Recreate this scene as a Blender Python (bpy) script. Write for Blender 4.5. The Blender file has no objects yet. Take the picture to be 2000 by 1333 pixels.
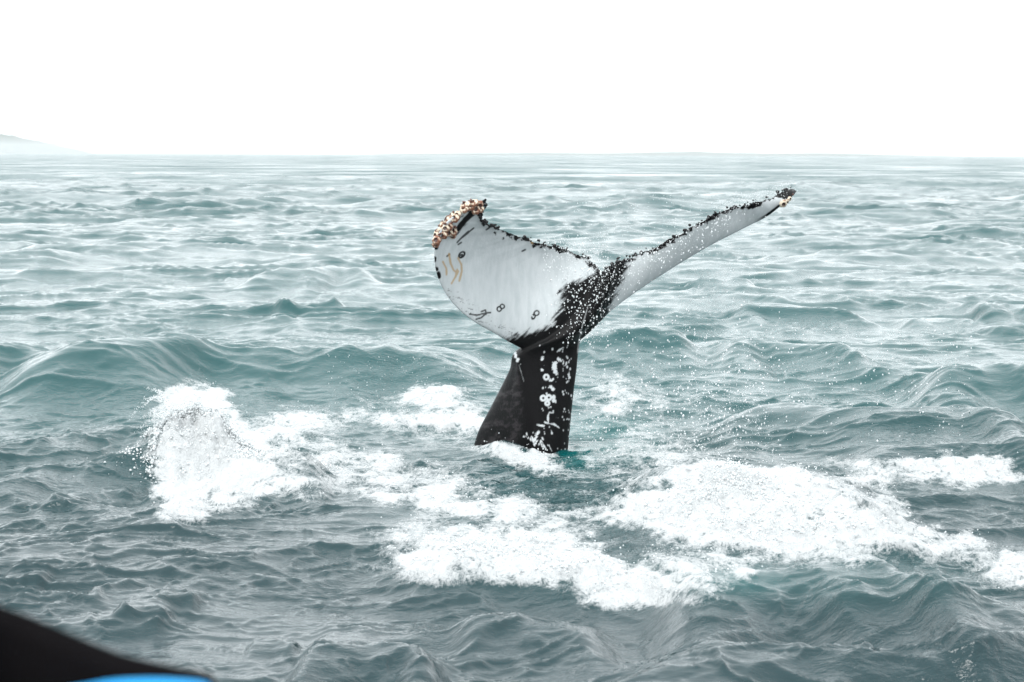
import bpy, bmesh, math, random
import numpy as np
from mathutils import Vector, Matrix, Euler

random.seed(7)
rng = np.random.default_rng(11)
S = bpy.context.scene
COL = S.collection

# ------------------------------------------------------------------ camera
CAMH = 2.9
FPX = 3889.0
PITCH = math.atan(364.5 / FPX)
ROLL = math.radians(0.17)
YW = 19.25                      # distance of the tail stock
cam_d = bpy.data.cameras.new('camera')
cam = bpy.data.objects.new('camera', cam_d)
COL.objects.link(cam)
cam.matrix_world = (Matrix.Translation((0, 0, CAMH)) @ Matrix.Rotation(math.pi / 2 - PITCH, 4, 'X')
                    @ Matrix.Rotation(ROLL, 4, 'Z'))
cam_d.sensor_width = 36
cam_d.lens = FPX / 2000 * 36
cam_d.clip_start = 0.1
cam_d.clip_end = 40000
cam_d.dof.use_dof = True
cam_d.dof.focus_distance = YW
cam_d.dof.aperture_fstop = 5.0
S.camera = cam

# ------------------------------------------------------------------ sky and sun
SUN_EL, SUN_AZ = 52, 215         # degrees; azimuth measured clockwise from +Y
world = bpy.data.worlds.new('World')
S.world = world
world.use_nodes = True
wn = world.node_tree
wn.nodes.clear()


def N(nt, t, **kw):
    n = nt.nodes.new(t)
    for k, v in kw.items():
        if k.startswith('_'):
            setattr(n, k[1:], v)
    return n


wo = N(wn, 'ShaderNodeOutputWorld')
wb = N(wn, 'ShaderNodeBackground')
wb.inputs['Strength'].default_value = 0.1
sky = N(wn, 'ShaderNodeTexSky', _sky_type='NISHITA')
sky.sun_disc = False
sky.sun_elevation = math.radians(SUN_EL)
sky.sun_rotation = math.radians(SUN_AZ)
sky.dust_density = 4.0
hsv = N(wn, 'ShaderNodeHueSaturation')
hsv.inputs['Saturation'].default_value = 0.15
wn.links.new(sky.outputs[0], hsv.inputs['Color'])
tc = N(wn, 'ShaderNodeTexCoord')
sp = N(wn, 'ShaderNodeSeparateXYZ')
wn.links.new(tc.outputs['Generated'], sp.inputs[0])
mr = N(wn, 'ShaderNodeMapRange')          # cloud layer: slightly brighter overhead than at the horizon
mr.inputs['From Min'].default_value = 0.0
mr.inputs['From Max'].default_value = 1.0
mr.inputs['To Min'].default_value = 8.9      # the usual overcast law: zenith about twice the horizon
mr.inputs['To Max'].default_value = 13.5
pw = N(wn, 'ShaderNodeMath', _operation='POWER')
pw.inputs[1].default_value = 1.15
mxz = N(wn, 'ShaderNodeMath', _operation='MAXIMUM')
mxz.inputs[1].default_value = 0.0
wn.links.new(sp.outputs['Z'], mxz.inputs[0])
wn.links.new(mxz.outputs[0], pw.inputs[0])
wn.links.new(pw.outputs[0], mr.inputs['Value'])
cl = N(wn, 'ShaderNodeVectorMath', _operation='SCALE')
cl.inputs[0].default_value = (0.93, 0.975, 1.0)
wn.links.new(mr.outputs[0], cl.inputs['Scale'])
mx = N(wn, 'ShaderNodeMix', _data_type='RGBA')
mx.inputs['Factor'].default_value = 0.94
wn.links.new(hsv.outputs[0], mx.inputs['A'])
wn.links.new(cl.outputs[0], mx.inputs['B'])
wn.links.new(mx.outputs['Result'], wb.inputs['Color'])
wn.links.new(wb.outputs[0], wo.inputs[0])

sd = bpy.data.lights.new('sun', 'SUN')
sd.energy = 1.2
sd.angle = math.radians(25)
sd.color = (1.0, 0.985, 0.96)
sun = bpy.data.objects.new('sun', sd)
COL.objects.link(sun)
a, e = math.radians(SUN_AZ), math.radians(SUN_EL)
sdir = Vector((math.sin(a) * math.cos(e), math.cos(a) * math.cos(e), math.sin(e)))
sun.rotation_euler = sdir.to_track_quat('Z', 'Y').to_euler()

S.view_settings.view_transform = 'Standard'
S.view_settings.look = 'None'
S.view_settings.exposure = 1.12
S.view_settings.gamma = 1.0
S.view_settings.use_curve_mapping = False
S.render.engine = 'CYCLES'
S.cycles.use_denoising = True
S.cycles.max_bounces = 8
S.cycles.diffuse_bounces = 6
S.cycles.volume_bounces = 5
S.cycles.transparent_max_bounces = 8

# ------------------------------------------------------------------ plan of the place
MW = cam.matrix_world.copy()
CO = np.array(MW.translation)
RM = np.array(MW.to_3x3())


def ray(u, v):
    d = RM @ np.array([(u - 1000) / FPX, -(v - 666.5) / FPX, -1.0])
    return d


def onz(u, v, z=0.0):
    d = ray(u, v)
    t = (z - CAMH) / d[2]
    return CO + d * t


def ony(u, v, y):
    d = ray(u, v)
    return CO + d * (y / d[1])


def project(P):
    Q = (P - CO) @ RM
    return 1000 - Q[..., 0] / Q[..., 2] * FPX, 666.5 + Q[..., 1] / Q[..., 2] * FPX


# ------------------------------------------------------------------ noise
_T = rng.random((8, 256, 256)).astype(np.float32)


def vnoise(x, y, k=0):
    x = np.asarray(x, dtype=np.float32)
    y = np.asarray(y, dtype=np.float32)
    xi = np.floor(x).astype(np.int32)
    yi = np.floor(y).astype(np.int32)
    fx = x - xi
    fy = y - yi
    fx = fx * fx * (3 - 2 * fx)
    fy = fy * fy * (3 - 2 * fy)
    t = _T[k % 8]
    a_ = t[xi & 255, yi & 255]
    b_ = t[(xi + 1) & 255, yi & 255]
    c_ = t[xi & 255, (yi + 1) & 255]
    d_ = t[(xi + 1) & 255, (yi + 1) & 255]
    return (a_ * (1 - fx) + b_ * fx) * (1 - fy) + (c_ * (1 - fx) + d_ * fx) * fy


def fbm(x, y, oct=4, k=0, g=0.5):
    s = 0
    w = 1.0
    t = 0
    for i in range(oct):
        s = s + w * vnoise(x * 2 ** i + 17.3 * i, y * 2 ** i + 5.1 * i, k + i)
        t += w
        w *= g
    return s / t


def smooth(x, a_, b_):
    t = np.clip((x - a_) / (b_ - a_), 0, 1)
    return t * t * (3 - 2 * t)


# ------------------------------------------------------------------ the sea: named ridges, chop, foam
def seg_dist(px, py, pts):
    """signed distance (positive = beyond the line, away from camera), fraction along"""
    best = np.full(px.shape, 1e9, np.float32)
    sgn = np.zeros(px.shape, np.float32)
    par = np.zeros(px.shape, np.float32)
    L = [math.hypot(pts[i + 1][0] - pts[i][0], pts[i + 1][1] - pts[i][1]) for i in range(len(pts) - 1)]
    tot = sum(L)
    acc = 0
    for i in range(len(pts) - 1):
        ax, ay = pts[i][:2]
        bx, by = pts[i + 1][:2]
        dx, dy = bx - ax, by - ay
        t = np.clip(((px - ax) * dx + (py - ay) * dy) / (dx * dx + dy * dy), 0, 1)
        qx, qy = px - (ax + t * dx), py - (ay + t * dy)
        d = np.sqrt(qx * qx + qy * qy)
        m = d < best
        best = np.where(m, d, best)
        sgn = np.where(m, np.sign(dx * qy - dy * qx), sgn)
        par = np.where(m, (acc + t * L[i]) / tot, par)
        acc += L[i]
    return best * sgn, par


def catmull(pts, n):
    pts = [np.array(p, float) for p in pts]
    P = [2 * pts[0] - pts[1]] + pts + [2 * pts[-1] - pts[-2]]
    o_ = []
    m = len(pts) - 1
    for i in range(n):
        t = i / (n - 1) * m
        k = min(int(t), m - 1)
        f = t - k
        p0, p1, p2, p3 = P[k], P[k + 1], P[k + 2], P[k + 3]
        o_.append(.5 * ((2 * p1) + (-p0 + p2) * f + (2 * p0 - 5 * p1 + 4 * p2 - p3) * f * f + (-p0 + 3 * p1 - 3 * p2 + p3) * f ** 3))
    return np.array(o_)


# crest polyline in photo coordinates, height (m), front width, back width
RIDGES = [
    ([(-700, 720), (-160, 700), (0, 684), (60, 660), (110, 700), (200, 716)], .40, 1.0, 1.3),
    ([(60, 712), (180, 704), (300, 700), (430, 668), (500, 682), (585, 664), (700, 680), (800, 670), (900, 692), (990, 706)], .48, 1.05, 1.4),
    ([(-60, 745), (90, 760), (200, 738), (330, 722), (450, 700)], .20, 1.0, .7),
    ([(740, 722), (800, 702), (870, 708), (960, 726)], .14, .7, .6),
    ([(1120, 672), (1165, 662), (1215, 668), (1300, 662), (1370, 678)], .22, .8, .9),
    ([(1400, 688), (1480, 660), (1560, 672), (1640, 682), (1720, 704)], .26, .8, 1.0),
    ([(1790, 745), (1860, 718), (1940, 712), (2040, 726), (2200, 730)], .40, 1.1, 1.1),
    ([(1380, 790), (1460, 765), (1560, 775), (1700, 800), (1800, 802), (1890, 792), (1960, 832), (2080, 840)], .36, 1.0, 1.0),
    ([(1420, 605), (1490, 593), (1580, 600), (1700, 604)], .24, .8, 1.0),
    ([(1760, 615), (1840, 612), (1920, 622)], .20, .8, 1.0),
    ([(1900, 598), (1960, 588), (2060, 600)], .24, .9, 1.0),
    ([(540, 600), (600, 590), (680, 600)], .20, .8, 1.0),
    ([(460, 545), (600, 535), (660, 522), (740, 530)], .30, 1.0, 1.2),
    ([(1340, 548), (1420, 552), (1480, 545)], .22, .9, 1.0),
    # left wave running into the splash
    ([(-120, 905), (0, 880), (100, 868), (200, 832), (300, 836), (380, 850)], .22, .9, .9),
    ([(-80, 960), (60, 945), (160, 905), (290, 868), (360, 880)], .17, .55, .6),
    ([(80, 985), (180, 955), (280, 925)], .10, .4, .5),
    # hump under the left splash
    ([(420, 905), (500, 902), (560, 912), (640, 930)], .16, .5, .8),
    ([(480, 958), (560, 944), (640, 965)], .12, .3, .5),
    # front crests
    ([(740, 1085), (860, 1100), (960, 1104), (1060, 1110), (1180, 1142), (1290, 1150), (1390, 1120)], .16, .36, .8),
    ([(1270, 1165), (1380, 1112), (1470, 1090), (1580, 1082), (1690, 1070), (1760, 1100), (1830, 1145)], .36, .75, 1.0),
    ([(1180, 965), (1300, 950), (1420, 935), (1560, 945), (1680, 975), (1800, 1030)], .22, .9, .9),
    ([(1650, 905), (1760, 895), (1900, 890), (2060, 895)], .14, .6, .7),
    ([(540, 1312), (610, 1262), (700, 1224), (780, 1222), (880, 1262)], .24, .5, .55),
    ([(860, 1220), (960, 1190), (1080, 1204), (1200, 1240)], .15, .45, .5),
    ([(1560, 1190), (1660, 1172), (1720, 1190), (1860, 1235), (2080, 1245)], .20, .6, .6),
    ([(1100, 1345), (1400, 1290), (1700, 1275), (2060, 1290)], .18, .6, .7),
    ([(220, 1190), (290, 1180), (340, 1200)], .07, .25, .25),
    ([(300, 1172), (345, 1162), (390, 1180)], .06, .22, .25),
    ([(-20, 1145), (40, 1128), (90, 1142)], .07, .3, .3),
    ([(480, 1250), (540, 1238), (590, 1255)], .06, .25, .25),
    # water piled against the tail stock
    ([(925, 868), (960, 872), (1000, 885), (1060, 905)], .06, .22, .25),
]
RW = []
for pts, h, wf, wb_ in RIDGES:
    vm_ = sum(q[1] for q in pts) / len(pts)
    P = [onz(u, vm_ + .5 * (v - vm_), h) for u, v in pts]
    xs_ = np.linspace(P[0][0], P[-1][0], 64)
    yv_ = np.interp(xs_, [p[0] for p in P], [p[1] for p in P])
    yv_ = np.convolve(np.pad(yv_, 4, mode='edge'), np.ones(9) / 9, 'valid')
    RW.append((list(zip(xs_, yv_)), h, wf, wb_))

# foam patches: u, v, half width, half height, angle (deg), strength
FOAM = [
    (388, 800, 50, 42, 0, 1.5), (440, 870, 60, 50, 20, 1.0),
    (385, 850, 70, 80, 0, 1.3), (360, 930, 75, 62, 0, 1.3), (430, 955, 100, 45, -10, 1.15), (500, 935, 80, 30, 10, .8),
    (610, 815, 80, 26, -8, .85), (545, 850, 90, 40, 15, .45), (700, 870, 130, 45, 10, .55),
    (830, 805, 110, 36, 0, 1.1), (900, 835, 60, 30, 0, .8), (860, 775, 60, 12, 0, .7),
    (740, 930, 150, 30, 6, .7), (850, 975, 140, 30, 8, .95), (940, 995, 110, 18, 5, .6), (980, 870, 55, 22, 30, 1.0), (1030, 900, 45, 16, 20, .95),
    (830, 1075, 100, 50, 0, 1.15), (930, 1105, 110, 40, 0, 1.15), (1050, 1080, 90, 45, 8, .9), (1150, 1130, 110, 40, 12, 1.2), (1290, 1135, 110, 36, 0, 1.15), (1120, 1070, 200, 35, 5, .45),
    (1180, 960, 110, 40, 20, .35), (1110, 1000, 100, 18, 8, .5), (1230, 1010, 80, 26, 0, .65),
    (1370, 990, 120, 60, -5, 1.25), (1480, 1010, 180, 75, 5, 1.2), (1600, 1045, 120, 45, 0, 1.2), (1550, 945, 150, 30, 0, .9), (1430, 945, 110, 28, -5, 1.0),
    (1720, 1020, 110, 40, 12, .75), (1840, 1060, 110, 26, 14, .6), (1690, 965, 110, 25, 5, .6), (1890, 1075, 140, 20, 14, .5),
    (1810, 918, 130, 18, 0, .95), (1930, 915, 110, 30, 0, 1.2), (1700, 900, 100, 12, 5, .5),
    (1990, 1115, 70, 28, 0, 1.0), (1860, 1120, 120, 30, 10, .5), (1700, 1140, 130, 26, 0, .35), (1440, 1100, 60, 26, -30, .7),
    (1220, 760, 70, 26, 10, .75), (1160, 800, 60, 14, 0, .7), (1270, 800, 110, 50, 10, .45), (1180, 700, 60, 15, 0, .25),
    (1400, 880, 200, 40, 0, .40), (1180, 860, 90, 40, 0, .35), (1000, 930, 150, 50, 0, .38), (1060, 1040, 120, 25, 0, .40),
    (1300, 900, 110, 35, 0, .42), (560, 880, 100, 40, 10, .42), (60, 700, 40, 20, 0, .28), (550, 672, 60, 10, 0, .25),
    (340, 1000, 60, 20, 0, .42), (600, 975, 40, 18, 20, .6), (670, 960, 80, 20, 10, .42),
    (235, 840, 60, 12, -10, .35),
]


SPX, SPY = float(onz(388, 925)[0]), float(onz(388, 925)[1])
# rounded swellings of broken water: u, v of the foot, height, radius across, radius along
MOUNDS = []
for u_, v_, h_, rx_, ry_ in [(400, 920, .26, .44, .42), (385, 918, .22, .26, .34), (350, 935, .10, .18, .2), (430, 905, .12, .16, .3), (500, 960, .12, .35, .4), (1500, 1040, .12, .8, .7), (1340, 1010, .08, .4, .5),
                             (860, 1100, .08, .4, .4), (1240, 1150, .08, .4, .3), (850, 820, .14, .5, .6), (1210, 775, .10, .35, .5), (1930, 925, .10, .6, .5), (990, 890, .03, .18, .22), (1085, 892, -.06, .30, .35)]:
    p_ = onz(u_, v_)
    MOUNDS.append((p_[0], p_[1], h_, rx_, ry_))


def foam_density(u, v):
    F = np.zeros(u.shape, np.float32)
    wx = (fbm(u * .012, v * .022, 3, 1) - .5) * 60 + (fbm(u * .06, v * .1, 3, 4) - .5) * 40
    wy = (fbm(u * .012 + 9, v * .022 + 4, 3, 2) - .5) * 34 + (fbm(u * .05 + 5, v * .1 + 2, 3, 5) - .5) * 22
    for (cu, cv, ru, rv, an, st) in FOAM:
        m = (np.abs(u - cu) < 3.2 * max(ru, rv) + 60) & (np.abs(v - cv) < 3.2 * max(ru, rv) + 60)
        if not m.any():
            continue
        c, s = math.cos(math.radians(an)), math.sin(math.radians(an))
        du, dv = u[m] + wx[m] - cu, v[m] + wy[m] - cv
        q = ((du * c + dv * s) / ru) ** 2 + ((-du * s + dv * c) / rv) ** 2
        F[m] = F[m] + st * np.exp(-(q ** 1.5) * .55)
    F *= .12 + 1.70 * fbm(u * .02 + 3, v * .05 + 8, 5, 6, .65)
    return .98 * (1 - np.exp(-F * .70))


COMP = []
for i in range(96):
    lam = 0.22 * (11 / 0.22) ** ((i + rng.random()) / 96)
    spread = 42 if lam > 2 else (52 if lam > .8 else 62)
    th = math.radians(-90 + 8 + rng.normal() * spread)
    kk = 2 * math.pi / lam
    st = (0.017 if lam > 5 else (0.012 if lam > 1.6 else .015)) * (0.7 + .6 * rng.random())
    COMP.append((lam, kk * math.cos(th), kk * math.sin(th), st / kk, rng.random() * 6.283))


def sea(x, y, dy=None, full=True):
    x = x.astype(np.float32)
    y = y.astype(np.float32)
    if dy is None:
        dy = np.full(x.shape, .02, np.float32)
    z = np.zeros_like(x)
    ox = np.zeros_like(x)
    oy = np.zeros_like(x)
    gust = .45 + 1.1 * fbm(x * .35, y * .22, 3, 3)
    near = smooth(y, 60, 22)
    for lam, kx, ky, am, ph in COMP:
        w = smooth(lam / dy, 2.0, 4.0)
        if lam < 1.5:
            w = w * gust
        if lam > 1.5:
            w = w * (1 - .45 * near)          # the big shapes near the tail are the named ridges
        m = float(np.max(w))
        if m <= 0:
            continue
        p = kx * x + ky * y + ph
        s_ = np.sin(p)
        c_ = np.cos(p)
        k = math.hypot(kx, ky)
        z += w * am * c_
        ox -= w * am * s_ * kx / k * 1.0
        oy -= w * am * s_ * ky / k * 1.0
    # short sharp-crested wavelets with flat water between them
    for i, (fx_, fy_, am, an) in enumerate([(.42, .95, .042, .22), (.36, .9, .036, -.25), (1.3, 2.7, .020, .1), (1.1, 2.6, .016, -.35), (3.1, 5.6, .011, .2), (6.5, 11.0, .0055, -.1)]):
        w = smooth((1 / fy_) / dy, 1.5, 4.0)
        if float(np.max(w)) <= 0:
            continue
        cx_, sx_ = math.cos(an), math.sin(an)
        xr = x * cx_ + y * sx_
        yr = -x * sx_ + y * cx_
        wv = fbm(x * fx_ * .7, y * fy_ * .5, 2, i + 1) * 1.6
        nn = fbm(xr * fx_ + wv + i * 7.7, yr * fy_ + wv + i * 3.1, 2, i, .35)
        rg = np.clip(1 - np.abs(nn - .5) * 5.0, 0, 1)
        mod = smooth(fbm(x * fx_ * .6 + 31, y * fy_ * .4 + 9 * i, 2, i + 2), .3, .7)
        z += w * am * rg ** 1.7 * (.1 + 1.5 * mod) * (gust * (1.45 - .45 * smooth(y, 15, 20)) if i > 1 else (.8 + .9 * smooth(y, 21, 40)))
    m = y > 35
    if m.any():
        xf, yf = x[m], y[m]
        fi = smooth(yf, 35, 80)
        for i, (fx_, fy_, am, an) in enumerate([(.17, .30, .26, .12), (.30, .50, .20, -.15), (.08, .13, .22, -.05)]):
            w = smooth((1 / fy_) / dy[m], 1.0, 2.5) * fi
            nn = fbm(xf * fx_ + 3 * i, (yf + xf * an) * fy_ + 5 * i, 3, i + 3, .45)
            z[m] += w * am * np.clip(1 - np.abs(nn - .5) * 5, 0, 1) ** 1.5 * smooth(fbm(xf * fx_ * .5 + 9, yf * fy_ * .3, 2, i), .3, .65)
    jit = (fbm(x * .8, y * .8, 3, 5) - .5)
    for pts, h, wf, wb2 in RW:
        x0 = min(p[0] for p in pts) - 4 * wb2
        x1 = max(p[0] for p in pts) + 4 * wb2
        y0 = min(p[1] for p in pts) - 4 * wf
        y1 = max(p[1] for p in pts) + 4 * wb2
        m = (x > x0) & (x < x1) & (y > y0) & (y < y1)
        if not m.any():
            continue
        cv_ = pts
        xa = np.array([p[0] for p in cv_])
        ya = np.array([p[1] for p in cv_])
        xm = x[m] + (jit[m]) * .12
        yc = np.interp(xm, xa, ya)
        gr = np.gradient(ya, xa)
        gr = np.convolve(np.pad(gr, 4, mode='edge'), np.ones(9) / 9, 'valid')
        cs = 1 / np.sqrt(1 + np.interp(xm, xa, gr) ** 2)
        d = (y[m] - yc) * cs + jit[m] * .45 * wf
        t = (xm - xa[0]) / (xa[-1] - xa[0])
        over = np.maximum(0, np.maximum(xa[0] - xm, xm - xa[-1]))
        w = np.where(d < 0, wf, wb2)
        prof = np.exp(-np.maximum(np.sqrt((d / w) ** 2 + .02) - .1414, 0) ** 1.25 * 1.5)
        trough = -.16 * np.exp(-((d + 2.1 * wf) / wf) ** 2)
        end = smooth(t, -.06, .2) * smooth(1 - t, -.06, .2)
        z[m] += h * (prof + trough) * end
    for mx_, my_, mh, mrx, mry in MOUNDS:
        m = (np.abs(x - mx_) < 3 * mrx) & (np.abs(y - my_) < 3 * mry)
        z[m] += mh * np.exp(-((x[m] - mx_) / mrx) ** 2 - ((y[m] - my_) / mry) ** 2)
    P = np.stack([x, y, z], -1)
    u, v = project(P)
    reg = (y > 8) & (y < 32)
    F = np.zeros_like(x)
    F[reg] = foam_density(u[reg].astype(np.float32), v[reg].astype(np.float32))
    Fc = np.clip(F, 0, 1.2)
    m = Fc > .05
    if m.any():
        xm, ym = x[m], y[m]
        b = (fbm(xm * 3, ym * 2.2, 4, 4) - .4) * .15 + (1 - np.abs(2 * fbm(xm * 9, ym * 7, 3, 6) - 1)) * .06 - .03
        z[m] += smooth(Fc[m], .25, 1.1) * b
        sp_ = np.exp(-((xm - SPX) / .42) ** 2 - ((ym - SPY) / .38) ** 2)
        z[m] += sp_ * (.42 * (fbm(xm * 4.5 + 4, ym * 3.2, 5, 2, .62) - .5) + .16 * (1 - np.abs(2 * fbm(xm * 9, ym * 7, 4, 7, .6) - 1)) - .08)
    return z, ox, oy, F, u, v


def set_props(o, label=None, cat=None, group=None, kind=None):
    if label:
        o['label'] = label
    if cat:
        o['category'] = cat
    if group:
        o['group'] = group
    if kind:
        o['kind'] = kind


def np_mesh(name, V, Fq, mats, attrs=None, smooth_=True, parent=None):
    me = bpy.data.meshes.new(name)
    me.vertices.add(len(V))
    me.vertices.foreach_set('co', np.ascontiguousarray(V, dtype=np.float32).ravel())
    n = Fq.shape[1]
    me.loops.add(len(Fq) * n)
    me.loops.foreach_set('vertex_index', np.ascontiguousarray(Fq, dtype=np.int32).ravel())
    me.polygons.add(len(Fq))
    me.polygons.foreach_set('loop_start', np.arange(0, len(Fq) * n, n, dtype=np.int32))
    me.update(calc_edges=True)
    if smooth_:
        me.polygons.foreach_set('use_smooth', np.ones(len(Fq), bool))
    for k, val in (attrs or {}).items():
        at = me.attributes.new(k, 'FLOAT', 'POINT')
        at.data.foreach_set('value', np.ascontiguousarray(val, dtype=np.float32))
    for m in mats:
        me.materials.append(m)
    o = bpy.data.objects.new(name, me)
    COL.objects.link(o)
    if parent:
        o.parent = parent
    return o


# ------------------------------------------------------------------ materials
def mat(name):
    m = bpy.data.materials.new(name)
    m.use_nodes = True
    nt = m.node_tree
    nt.nodes.clear()
    out = nt.nodes.new('ShaderNodeOutputMaterial')
    return m, nt, out


def math_n(nt, op, a_, b_=None, c_=None, clamp=False):
    n = nt.nodes.new('ShaderNodeMath')
    n.operation = op
    n.use_clamp = clamp
    for i, q in enumerate((a_, b_, c_)):
        if q is None:
            continue
        if isinstance(q, (int, float)):
            n.inputs[i].default_value = q
        else:
            nt.links.new(q, n.inputs[i])
    return n.outputs[0]


def noise_n(nt, vec, scale, detail=4, rough=.55, dist=0.0, lac=2.0):
    n = nt.nodes.new('ShaderNodeTexNoise')
    n.inputs['Scale'].default_value = scale
    n.inputs['Detail'].default_value = detail
    n.inputs['Roughness'].default_value = rough
    n.inputs['Distortion'].default_value = dist
    nt.links.new(vec, n.inputs['Vector'])
    return n.outputs['Fac']


def map_n(nt, vec, sc, rot=(0, 0, 0)):
    n = nt.nodes.new('ShaderNodeMapping')
    n.inputs['Scale'].default_value = sc
    n.inputs['Rotation'].default_value = rot
    nt.links.new(vec, n.inputs['Vector'])
    return n.outputs[0]


def ramp_n(nt, fac, a_, b_):
    n = nt.nodes.new('ShaderNodeMapRange')
    n.interpolation_type = 'SMOOTHSTEP'
    nt.links.new(fac, n.inputs['Value'])
    for k, q in (('From Min', a_), ('From Max', b_)):
        if isinstance(q, (int, float)):
            n.inputs[k].default_value = q
        else:
            nt.links.new(q, n.inputs[k])
    return n.outputs[0]


def attr_n(nt, name):
    n = nt.nodes.new('ShaderNodeAttribute')
    n.attribute_name = name
    return n.outputs['Fac']


def mix_col(nt, fac, c1, c2):
    n = nt.nodes.new('ShaderNodeMix')
    n.data_type = 'RGBA'
    for k, q in (('Factor', fac), ('A', c1), ('B', c2)):
        s_ = n.inputs[k] if k == 'Factor' else [i for i in n.inputs if i.name == k and i.type == 'RGBA'][0]
        if isinstance(q, (int, float)):
            s_.default_value = q
        elif isinstance(q, tuple):
            s_.default_value = (*q, 1)
        else:
            nt.links.new(q, s_)
    return [o for o in n.outputs if o.type == 'RGBA'][0]


# sea water
M_SEA, nt, out = mat('sea_water')
geo = nt.nodes.new('ShaderNodeNewGeometry')
pos = geo.outputs['Position']
foam = attr_n(nt, 'foam')
aer = attr_n(nt, 'aerated')
calm = attr_n(nt, 'relief')
# ripples, longer across the wind
m1 = map_n(nt, pos, (.75, 1.0, .6), (0, 0, .15))
m2 = map_n(nt, pos, (.6, 1.0, .6), (0, 0, -.2))
r1 = noise_n(nt, m1, 3.2, 3, .5, .4)
r2 = noise_n(nt, m2, 9.0, 4, .6, .6)
r3 = noise_n(nt, map_n(nt, pos, (.5, 1.0, .6), (0, 0, .25)), 30.0, 3, .6, .3)
rid = math_n(nt, 'ABSOLUTE', math_n(nt, 'SUBTRACT', r2, .5))
rid = math_n(nt, 'SUBTRACT', .5, rid)
gustn = ramp_n(nt, noise_n(nt, map_n(nt, pos, (.6, .35, .5)), 1.1, 3), .32, .68)
h = math_n(nt, 'MULTIPLY', r1, .012)
h = math_n(nt, 'ADD', h, math_n(nt, 'MULTIPLY', rid, math_n(nt, 'MULTIPLY_ADD', gustn, .016, .004)))
h = math_n(nt, 'ADD', h, math_n(nt, 'MULTIPLY', r3, math_n(nt, 'MULTIPLY_ADD', gustn, .0072, .0018)))
h = math_n(nt, 'MULTIPLY', h, calm)
bump = nt.nodes.new('ShaderNodeBump')
bump.inputs['Strength'].default_value = 1.0
bump.inputs['Distance'].default_value = 1.0
nt.links.new(h, bump.inputs['Height'])
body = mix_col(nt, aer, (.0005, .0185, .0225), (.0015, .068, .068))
wat = nt.nodes.new('ShaderNodeBsdfPrincipled')
nt.links.new(body, wat.inputs['Base Color'])
wr = math_n(nt, 'MULTIPLY', attr_n(nt, 'chop'), ramp_n(nt, noise_n(nt, map_n(nt, pos, (1, 1, 1), (0, 0, .1)), .03, 6, .7), .25, .75))
nt.links.new(math_n(nt, 'MULTIPLY_ADD', wr, .60, .05), wat.inputs['Roughness'])
wat.inputs['IOR'].default_value = 1.38
nt.links.new(bump.outputs[0], wat.inputs['Normal'])
# foam: lace at low density, solid at high density
fz = map_n(nt, pos, (1.0, .8, 1.0), (0, 0, .12))
n1 = noise_n(nt, fz, 2.6, 8, .64, 1.1)
n2 = noise_n(nt, map_n(nt, pos, (1, .55, 1)), 11.0, 6, .7, .9)
n3 = noise_n(nt, pos, 45.0, 4, .7, .5)
lace = math_n(nt, 'SUBTRACT', 1.0, math_n(nt, 'MULTIPLY', math_n(nt, 'ABSOLUTE', math_n(nt, 'SUBTRACT', n2, .5)), 4.0))
n4 = noise_n(nt, map_n(nt, pos, (.9, 3.2, 1), (0, 0, .22)), 1.6, 6, .62, .8)
tex = math_n(nt, 'ADD', math_n(nt, 'MULTIPLY', n1, .34), math_n(nt, 'MULTIPLY', lace, .20))
tex = math_n(nt, 'ADD', tex, math_n(nt, 'MULTIPLY', n4, .30))
tex = math_n(nt, 'ADD', tex, math_n(nt, 'MULTIPLY', n3, .28))
thr = math_n(nt, 'MULTIPLY_ADD', foam, -.72, .935)
cover = math_n(nt, 'MULTIPLY', ramp_n(nt, math_n(nt, 'SUBTRACT', tex, thr), -.08, .17), .96)
fo = nt.nodes.new('ShaderNodeBsdfPrincipled')
fo.inputs['Base Color'].default_value = (.46, .475, .48, 1)
fo.inputs['Roughness'].default_value = .55
fo.inputs['Specular IOR Level'].default_value = .3
fb = nt.nodes.new('ShaderNodeBump')
fb.inputs['Distance'].default_value = .06
fb.inputs['Strength'].default_value = .8
nt.links.new(math_n(nt, 'ADD', n2, math_n(nt, 'MULTIPLY', n3, .4)), fb.inputs['Height'])
nt.links.new(fb.outputs[0], fo.inputs['Normal'])
ms = nt.nodes.new('ShaderNodeMixShader')
nt.links.new(cover, ms.inputs[0])
nt.links.new(wat.outputs[0], ms.inputs[1])
nt.links.new(fo.outputs[0], ms.inputs[2])
nt.links.new(ms.outputs[0], out.inputs[0])

# spray and froth
M_SPRAY, nt, out = mat('spray')
b = nt.nodes.new('ShaderNodeBsdfPrincipled')
b.inputs['Base Color'].default_value = (.66, .68, .685, 1)
b.inputs['Roughness'].default_value = .35
tl = nt.nodes.new('ShaderNodeBsdfTranslucent')      # light passes through the drops
tl.inputs['Color'].default_value = (.9, .92, .925, 1)
mm = nt.nodes.new('ShaderNodeMixShader')
mm.inputs[0].default_value = .45
nt.links.new(b.outputs[0], mm.inputs[1])
nt.links.new(tl.outputs[0], mm.inputs[2])
nt.links.new(mm.outputs[0], out.inputs[0])

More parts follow.
